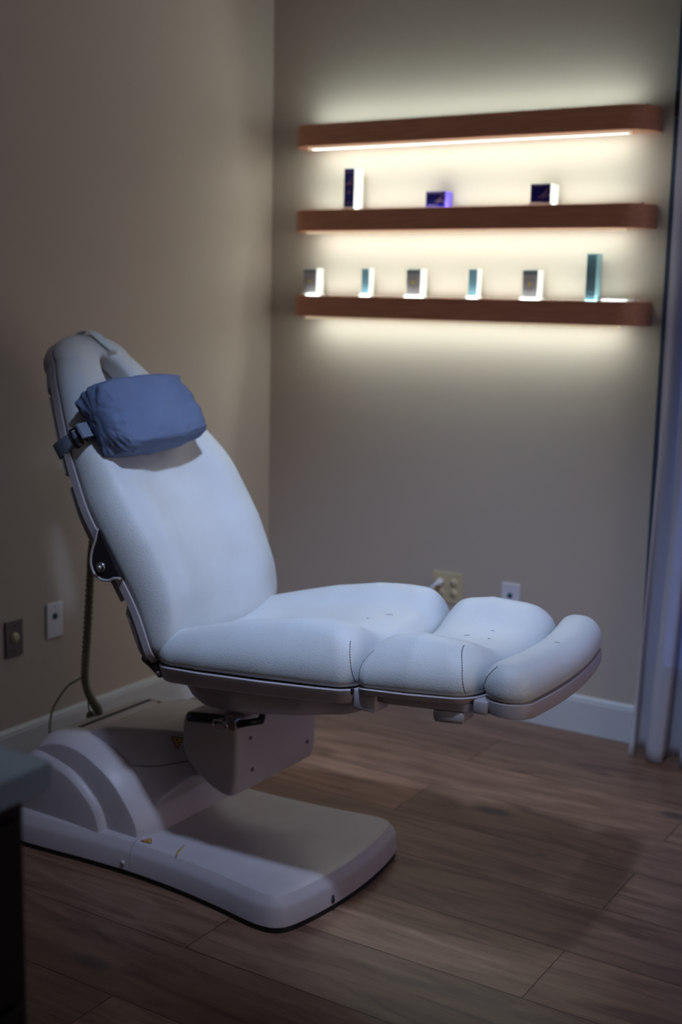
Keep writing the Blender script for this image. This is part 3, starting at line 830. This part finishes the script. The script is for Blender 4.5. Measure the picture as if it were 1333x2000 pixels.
st = [(-.215, .034), (-.213, .026), (-.205, .020), (-.168, .003), (-.155, 0)]
bm = prof_loft(hpc, st+[(-y_, d) for y_, d in reversed(st)])
finish('rear_housing', bm, m_plastic, ch, angle=22)
fp = [(-2.480, .070), (-2.478, .15), (-2.46, .22), (-2.42, .252), (-2.373, .251), (-2.28, .226), (-2.215, .182), (-2.175, .135), (-2.155, .070)]
fpc = [(p.x, p.y) for p in catmull([(a, b_, 0) for a, b_ in fp], 6)]
for sg in (-1, 1):
    st = [(-.238, .020), (-.236, .012), (-.229, .004), (-.222, 0), (-.2, 0)]
    st = [(y_ if sg < 0 else -y_, d) for y_, d in st]
    bm = prof_loft(fpc, st); finish('side_fender', bm, m_plastic, ch, angle=22)
# dark slot round the arm opening
bm = bmesh.new(); box(bm, (-2.338, YC-.135, .306), (-2.322, YC+.16, .3135)); box(bm, (-2.322, YC+.147, .306), (-2.262, YC+.16, .3135))
finish('arm_slot', bm, m_black, ch, smooth=False)

# --- lift arm
ap = [(-2.318, .10), (-2.318, .300), (-2.27, .322), (-2.20, .345), (-2.13, .356), (-2.04, .370), (-1.96, .380), (-1.87, .385), (-1.80, .385), (-1.80, .275), (-1.87, .283), (-1.93, .262), (-1.99, .215), (-2.035, .175), (-2.08, .12), (-2.15, .10)]
bm = extrude_profile(ap, YC-.150, YC+.150, .010, 3)
finish('lift_arm', bm, m_plastic, ch, angle=25)
tubepts = [(-2.13, YC-.1503, .252), (-2.05, YC-.1503, .268), (-1.94, YC-.1503, .306)]
bm = bmesh.new(); tube(bm, catmull(tubepts, 6), .0009, 6); finish('seam', bm, m_thread, ch)
# --- head block under the seat
kp = [(-1.935, .435), (-1.940, .36), (-1.920, .318), (-1.885, .287), (-1.84, .262), (-1.80, .252), (-1.775, .262), (-1.766, .30), (-1.764, .36), (-1.768, .440), (-1.80, .455), (-1.90, .452)]
kpc = [(p.x, p.y) for p in catmull([(a, b_, 0) for a, b_ in kp], 4, True)]
bm = extrude_profile(kpc, YC-.178, YC+.178, .028, 5)
finish('head_block', bm, m_plastic, ch, angle=25)
for (y_, z_) in ((2.425, .398), (2.435, .312), (2.683, .312)):
    bm = bmesh.new(); tube(bm, [(-1.766, y_, z_), (-1.7622, y_, z_)], .0055, 14); s_ = finish('screw', bm, m_steel, ch, angle=30)
# swivel under the pan
bm = bmesh.new(); tube(bm, [(-1.85, YC, .4552), (-1.85, YC, .462)], .085, 40); finish('swivel_ring', bm, m_black, ch, angle=30)
bm = bmesh.new(); tube(bm, [(-1.84, YC, .4622), (-1.83, YC, .52)], .075, 40); finish('swivel_column', bm, m_dark, ch, angle=30)
# lever
lv = bmesh.new(); tube(lv, [(-1.862, 2.306, .466), (-1.858, 2.307, .4665), (-1.79, 2.322, .470), (-1.772, 2.328, .471)], lambda t: .0125 if t < .9 else .010, 18); lever = finish('swivel_lever', lv, m_black, ch, angle=40)
bm = bmesh.new(); box(bm, (-1.772, 2.322, .450), (-1.735, 2.35, .478), .003, 2); finish('lever_bracket', bm, m_metal, lever, angle=30)
bm = bmesh.new(); tube(bm, catmull([(-1.79, 2.310, .472), (-1.765, 2.305, .476), (-1.748, 2.305, .470), (-1.748, 2.305, .456), (-1.765, 2.305, .450), (-1.79, 2.310, .456), (-1.79, 2.310, .472)], 5), .0022, 8); finish('lever_clip', bm, m_metal, lever)
bm = bmesh.new(); tube(bm, [(-1.736, 2.336, .464), (-1.70, 2.38, .468), (-1.74, 2.45, .47)], .009, 12); finish('lever_rod', bm, m_black, lever)
# old yellow stains on the plastic
m_stain = mat('yellow_stain', (.42, .30, .12), .6)
def stain(pts, up, w_, name='stain'):
    P = catmull(pts, 6); n_ = Vector(up); bm = bmesh.new(); rings = []
    for i, p in enumerate(P):
        d = (P[min(i+1, len(P)-1)]-P[max(i-1, 0)]).normalized(); q = d.cross(n_).normalized()*w_*sin(pi*(i+.6)/(len(P)+.2))
        rings.append([p-q, p+q, p+q+n_*.0003, p-q+n_*.0003])
    bridge(bm, rings, True, True, True); bmesh.ops.recalc_face_normals(bm, faces=bm.faces)
    finish(name, bm, m_stain, ch)
stain([(-1.908, 2.310, .0911), (-1.920, 2.338, .0911), (-1.930, 2.375, .0911)], (0, 0, 1), .0035)
stain([(-2.27, 2.47, .3232), (-2.245, 2.51, .3314), (-2.235, 2.55, .3345)], (-.3, 0, .95), .003)
# small stickers
def warning(center, ux, uz, nrm, size, name='warning_sticker'):
    C0 = Vector(center); U_ = Vector(ux).normalized(); V_ = Vector(uz).normalized(); N_ = Vector(nrm).normalized()
    def poly(pts, d, m, nm, par):
        bm = bmesh.new(); vs0 = [bm.verts.new(C0+U_*a*size+V_*b_*size+N_*d) for a, b_ in pts]; vs1 = [bm.verts.new(C0+U_*a*size+V_*b_*size+N_*(d-.0004)) for a, b_ in pts]
        bm.faces.new(vs0); bm.faces.new(vs1[::-1]); n = len(pts)
        for k in range(n): bm.faces.new((vs0[k], vs0[(k+1) % n], vs1[(k+1) % n], vs1[k]))
        bmesh.ops.recalc_face_normals(bm, faces=bm.faces); return finish(nm, bm, m, par, smooth=False)
    s_ = poly([(-1, -.62), (1, -.62), (0, 1.1)], .0006, m_black, name, ch)
    poly([(-.78, -.5), (.78, -.5), (0, .84)], .0009, m_yellow, 'yellow_face', s_)
    # hand-crush symbol: a bar over a hand
    poly([(-.38, -.30), (.10, -.36), (.30, -.20), (.12, -.10), (-.10, .0), (-.36, -.12)], .0012, m_black, 'symbol', s_)
    poly([(-.12, .12), (.22, .0), (.26, .12), (-.06, .30)], .0012, m_black, 'symbol', s_)
    poly([(-1.35, -.55), (-1.08, -.55), (-.12, 1.1), (-.36, 1.2)], .0006, m_red, 'red_strip', s_)
warning((-1.975, YC-.150, .352), (1, 0, .1), (0, 0, -1), (0, -1, 0), .019)
warning((-2.022, 2.338, .0908), (1, .1, 0), (-.1, 1, 0), (0, 0, 1), .015)
# little printed wheelchair-like mark on the front edge
bm = bmesh.new()
for dz_, r_ in ((0, .0055), (.009, .0035)):
    tube(bm, [(-1.5215, YC-.11, .030+dz_), (-1.5185, YC-.11, .030+dz_)], r_, 12)
tube(bm, [(-1.5195, YC-.115, .024), (-1.5195, YC-.104, .024)], .0015, 6)
finish('printed_mark', bm, m_black, ch)

# --- ribbed hose and green wire behind
hpts = [(-2.33, YC, .93), (-2.385, YC, .87), (-2.405, YC, .77), (-2.412, YC, .70), (-2.425, YC, .55), (-2.437, YC, .42), (-2.432, YC, .372), (-2.405, YC-.005, .338), (-2.380, YC-.01, .318), (-2.375, YC-.015, .298), (-2.388, YC-.02, .290), (-2.41, YC-.01, .298)]
hc = catmull(hpts, 40)
bm = bmesh.new(); rings_n = len(hc)
tube(bm, hc, lambda t: .0115+.0016*sin(t*rings_n/4*2*pi), 16); finish('ribbed_hose', bm, m_hose, ch)
wp = [(-2.447, YC+.01, .40), (-2.50, YC+.03, .372), (-2.56, YC+.05, .335), (-2.615, YC+.05, .262), (-2.632, YC+.05, .19), (-2.615, YC+.04, .13), (-2.55, YC+.01, .10), (-2.47, YC, .10)]
bm = bmesh.new(); tube(bm, catmull(wp, 10), .0028, 8); finish('earth_wire', bm, m_wire, ch)
bm = bmesh.new(); tube(bm, catmull([(-2.418, YC-.012, .40), (-2.413, YC-.014, .33), (-2.405, YC-.016, .297)], 8), .0022, 8); finish('earth_wire', bm, m_wire, ch)

# ------------------------------------------------------------------ neck pillow strapped to the backrest
PC = (.570, -.092); PT = radians(2); PL, PW, PD = .170, .100, .060
pill = thing('neck_pillow', 'blue bolster pillow strapped across the head end of the backrest', 'pillow', tuple(back(PC[0], PC[1], .07)))
def pil(u, v, w_):
    """u along the pillow (towards the far side), v up the backrest, w off it"""
    b_ = PC[1]+u*cos(PT)-v*sin(PT); s = PC[0]+v*cos(PT)+u*sin(PT)
    return back(s, b_, .074+PD+w_)
bm = bmesh.new(); bmesh.ops.create_cube(bm, size=2); bmesh.ops.subdivide_edges(bm, edges=bm.edges, cuts=47, use_grid_fill=True)
for v in bm.verts:
    x, y_, z_ = v.co
    # round in the cross-section, squarer along the length with pulled-in corners
    r2 = (abs(y_)**2.9+abs(z_)**2.9)**(1/2.9); cx_ = max(abs(y_), abs(z_)); k = cx_/r2 if r2 > 0 else 1
    kk = .22+.78*k
    yy, zz = y_*kk, z_*kk
    ex = abs(x)**5
    rr = max(abs(yy), abs(zz))
    puff = 1-.13*ex*(1-.2*rr)
    ux = x*(1-.13*(rr**2.6)*(1 if x < 0 else .2)*abs(x))
    X_, Y_, Z_ = ux*PL, yy*PW*puff, zz*PD*puff
    if x > .6 and abs(y_) > .6: X_ += .010*((x-.6)/.4)*((abs(y_)-.6)/.4)**2; 
    an = math.atan2(zz, yy)
    # gathers fanning from the end seams
    g = exp(-((1-abs(x))/.20)**2)
    wr = .0026*g*(sin(9*an+3*sin(an))+.6*sin(17*an+2))*min(1, rr)**3
    nz = noise.noise(Vector((x*2.3+3, y_*1.6, z_*1.6+x)))*.0045+noise.noise(Vector((x*6+1, y_*5, z_*4)))*.0016
    d = Vector((0, Y_, Z_)); d = d.normalized() if d.length > 0 else d
    if abs(x) > .995: X_ += (wr*.9+nz)*(1 if x > 0 else -1); wr *= .3
    seam = -.0035*exp(-((abs(x)-.90)/.03)**2) if x < 0 else 0
    q = Vector((X_, Y_, Z_))+d*(wr+nz+seam)
    v.co = pil(q.x, q.y, q.z)
pc_ = finish('pillow_case', bm, m_pillow, pill)
# strap round the near edge of the backrest
def strap(name, sgn, parent):
    bm = bmesh.new(); rings = []
    wdt = .019
    e0 = sgn*(interp(WB, .56)+.001)
    path = [(PC[1]+sgn*.150, .088), (PC[1]+sgn*.19, .082), (e0-sgn*.028, .068), (e0-sgn*.006, .048), (e0+sgn*.002, .022), (e0+sgn*.003, -.010), (e0-sgn*.012, -.050), (e0-sgn*.06, -.056)]
    P = catmull([(a, h, 0) for a, h in path], 6)
    for i, p in enumerate(P):
        d = (P[min(i+1, len(P)-1)]-P[max(0, i-1)]).normalized(); nb, nh = (d.y, -d.x) if sgn > 0 else (-d.y, d.x)
        s = .566; 
        rings.append([back(s+wdt*k1, p.x+nb*k2*.0022*-1, p.y+nh*k2*.0022*-1) for k1, k2 in ((-1, 0), (1, 0), (1, 1), (-1, 1))])
    bridge(bm, rings, True, True, True); bmesh.ops.recalc_face_normals(bm, faces=bm.faces)
    return finish(name, bm, m_strap, parent, angle=40)
sn_ = strap('strap', -1, pill); strap('strap', 1, pill)
# buckle: a black ladder frame
bm = bmesh.new(); e0 = -(interp(WB, .56)+.001)
pb = [(e0+.008, .055), (e0-.006, .030)]
for k1 in (-.024, .024): tube(bm, [back(.566+k1, pb[0][0], pb[0][1]), back(.566+k1, pb[1][0], pb[1][1])], .0026, 8)
for pp in pb+[((pb[0][0]+pb[1][0])/2, (pb[0][1]+pb[1][1])/2+.002)]: tube(bm, [back(.566-.024, pp[0], pp[1]), back(.566+.024, pp[0], pp[1])], .0035, 8)
finish('buckle', bm, m_black, sn_)
